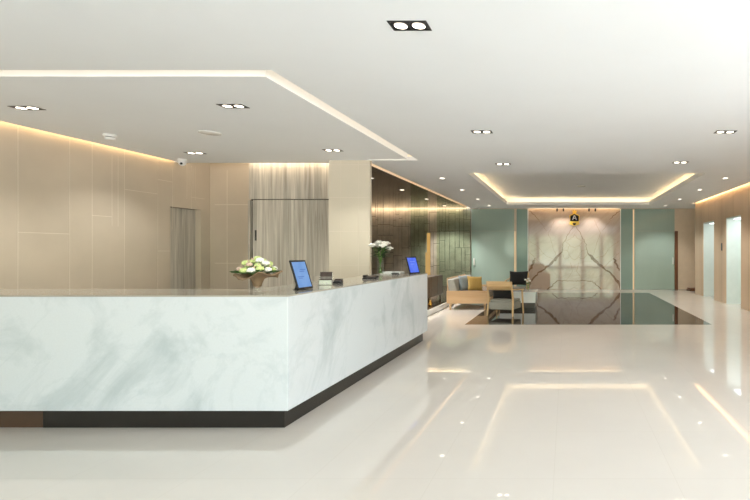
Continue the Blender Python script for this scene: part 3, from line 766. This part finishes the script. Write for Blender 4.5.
ct=thing('coffee_table','low white glossy coffee table with a dark base between the armchairs','coffee table',(-1.27,12.75,.003))
MB().box(-.48,.48,-.46,.46,.385,.42).build('table_top','white_gloss',ct,bevel=.004)
MB().box(-.47,-.43,-.45,.45,.14,.385).box(.43,.47,-.45,.45,.14,.385).box(-.43,.43,-.45,-.41,.14,.385).box(-.43,.43,.41,.45,.14,.385).build('apron','white_gloss',ct,bevel=.003)
MB().box(-.46,.46,-.44,.44,0,.14).build('base','wood_dark',ct)
f=thing('bud_vase','small glass vase of white flowers on the low coffee table','flowers',(-1.02,12.65,.424))
MB().lathe([(.03,0),(.032,.004),(.032,.16),(.029,.16),(.029,.01),(.001,.01)],n=14,cap=False).build('vase','vase_glass',f)
st=MB(); lv=MB()
for k,(dx,dy,dz) in enumerate(((-.07,0,.30),(.0,.02,.33),(.05,-.02,.27),(-.02,-.05,.25),(.02,.06,.28))):
    st.tube([(0,0,.02),(dx*.3,dy*.3,.16),(dx,dy,dz)],.003,5); bloom(f,(dx,dy,dz),.034,'petal_white')
    leafmesh(lv,(dx*.5,dy*.5,.2),k*1.3,.09,.4,.5); leafmesh(lv,(dx*.4,dy*.4,.19),k*1.3+2,.08,.1,.5)
st.build('stems','stem',f); lv.build('leaves','leaf',f)

# dark sideboard on the raised floor behind the end of the desk
sb=thing('sideboard','dark wood sideboard on the raised floor behind the far end of the desk','sideboard',(-3.52,12.65,.13))
MB().box(-.42,0,-.95,.75,.16,.69).build('body','wood_dark',sb,bevel=.004)
for y in (-.93,-.37,.19): MB().box(0,.014,y,y+.54,.18,.67).build('door','wood_dark',sb,bevel=.003)
for x in (-.37,-.05):
    for y in (-.88,.68): MB().bar((x,y,0),(x,y,.16),.03,.03).build('leg','wood_dark',sb)
f=thing('brass_vase','small brass vase on the raised floor under the dark sideboard','vase',(-3.36,11.62,.13))
MB().lathe([(.035,0),(.045,.02),(.05,.06),(.03,.1),(.024,.13),(.032,.145)],n=18).build('body','brass',f)
MB().lathe([(.033,.143),(.036,.149),(.026,.150),(.02,.13)],n=18,cap=False).build('rim','brass',f)

# ------------------------------------------------------------------ daylight and lamps
W = bpy.data.worlds.new('sky'); S.world = W; W.use_nodes = True; nt = W.node_tree
bg = nt.nodes['Background']; tc = nt.nodes.new('ShaderNodeTexCoord'); sp = nt.nodes.new('ShaderNodeSeparateXYZ')
nt.links.new(tc.outputs['Generated'], sp.inputs[0])
green = ramp(nt, noise(nt, tc.outputs['Generated'], 9, 6, .7), [(.35,(.16,.20,.12,1)),(.5,(.40,.47,.34,1)),(.68,(.86,.94,.86,1))])
mth = nt.nodes.new('ShaderNodeMath'); mth.operation='MULTIPLY_ADD'; mth.inputs[1].default_value=.5; mth.inputs[2].default_value=.5
nt.links.new(sp.outputs['Z'], mth.inputs[0])
sky = ramp(nt, mth.outputs[0], [(.0,(.66,.65,.63,1)),(.485,(.74,.73,.71,1)),(.56,(.74,.86,1,1)),(1,(.56,.74,1,1))])
msk = ramp(nt, mth.outputs[0], [(.47,(0,0,0,1)),(.49,(1,1,1,1)),(.57,(1,1,1,1)),(.62,(0,0,0,1))])
nt.links.new(mixc(nt, msk, sky, green), bg.inputs['Color']); bg.inputs['Strength'].default_value = 10.6

def area(name, loc, rot, sx, sy, power, col=(1,1,1), portal=False):
    l = bpy.data.lights.new(name,'AREA'); l.shape='RECTANGLE'; l.size=sx; l.size_y=sy; l.energy=power; l.color=col
    o = bpy.data.objects.new(name,l); COL.objects.link(o); o.location=loc; o.rotation_euler=rot
    if portal: l.cycles.is_portal=True
    return o
area('front_portal',(-1.3,YW-.25,1.6),(PI/2,0,0),11.6,3.0,1,portal=True)
area('right_portal',(XR+.5,-.4,1.6),(0,PI/2,0),2.9,10.1,1,portal=True)
def spot(name, loc, target, power, ang, col=(1,.96,.91), blend=.6, r=.03):
    l=bpy.data.lights.new(name,'SPOT'); l.energy=power; l.spot_size=ang; l.spot_blend=blend; l.color=col; l.shadow_soft_size=r
    o=bpy.data.objects.new(name,l); COL.objects.link(o); o.location=loc
    o.rotation_euler=(Vector(target)-Vector(loc)).to_track_quat('-Z','Y').to_euler(); return o
for x in (-.34,-.10,.88,1.12): spot('marble_spot',(x,17.9,H-.16),(x*.8+.1,YF,1.6),20,math.radians(100))
for x in (-1.17,2.2):
    for y in (3.46,6.54,8.9): spot('downlight_beam',(x,y,H-.02),(x,y,0),60,math.radians(110))
for x in (-6.26,-3.83):
    for y in (5.42,7.4): spot('downlight_beam',(x,y,H-.02),(x,y,0),70,math.radians(120))
for x in (-2.82,3.63,-4.45):
    for y in (10.7,12.75,15.0,17.2): spot('downlight_beam',(x,y,H-.02),(x,y,0),(50 if x<0 else 120) if x>-4 else 420,math.radians(110))

# ------------------------------------------------------------------ camera
cam=bpy.data.cameras.new('camera'); co=bpy.data.objects.new('camera',cam); COL.objects.link(co)
co.location=(0,0,1.5); co.rotation_euler=(PI/2,0,0)
cam.sensor_width=36; cam.sensor_fit='HORIZONTAL'; cam.lens=470/750*36
cam.shift_x=-(566-375)/750; cam.shift_y=1/750; cam.clip_end=200
S.camera=co
S.view_settings.view_transform='Standard'; S.view_settings.look='None'; S.view_settings.gamma=1
S.view_settings.use_curve_mapping=False; S.view_settings.exposure=0.02
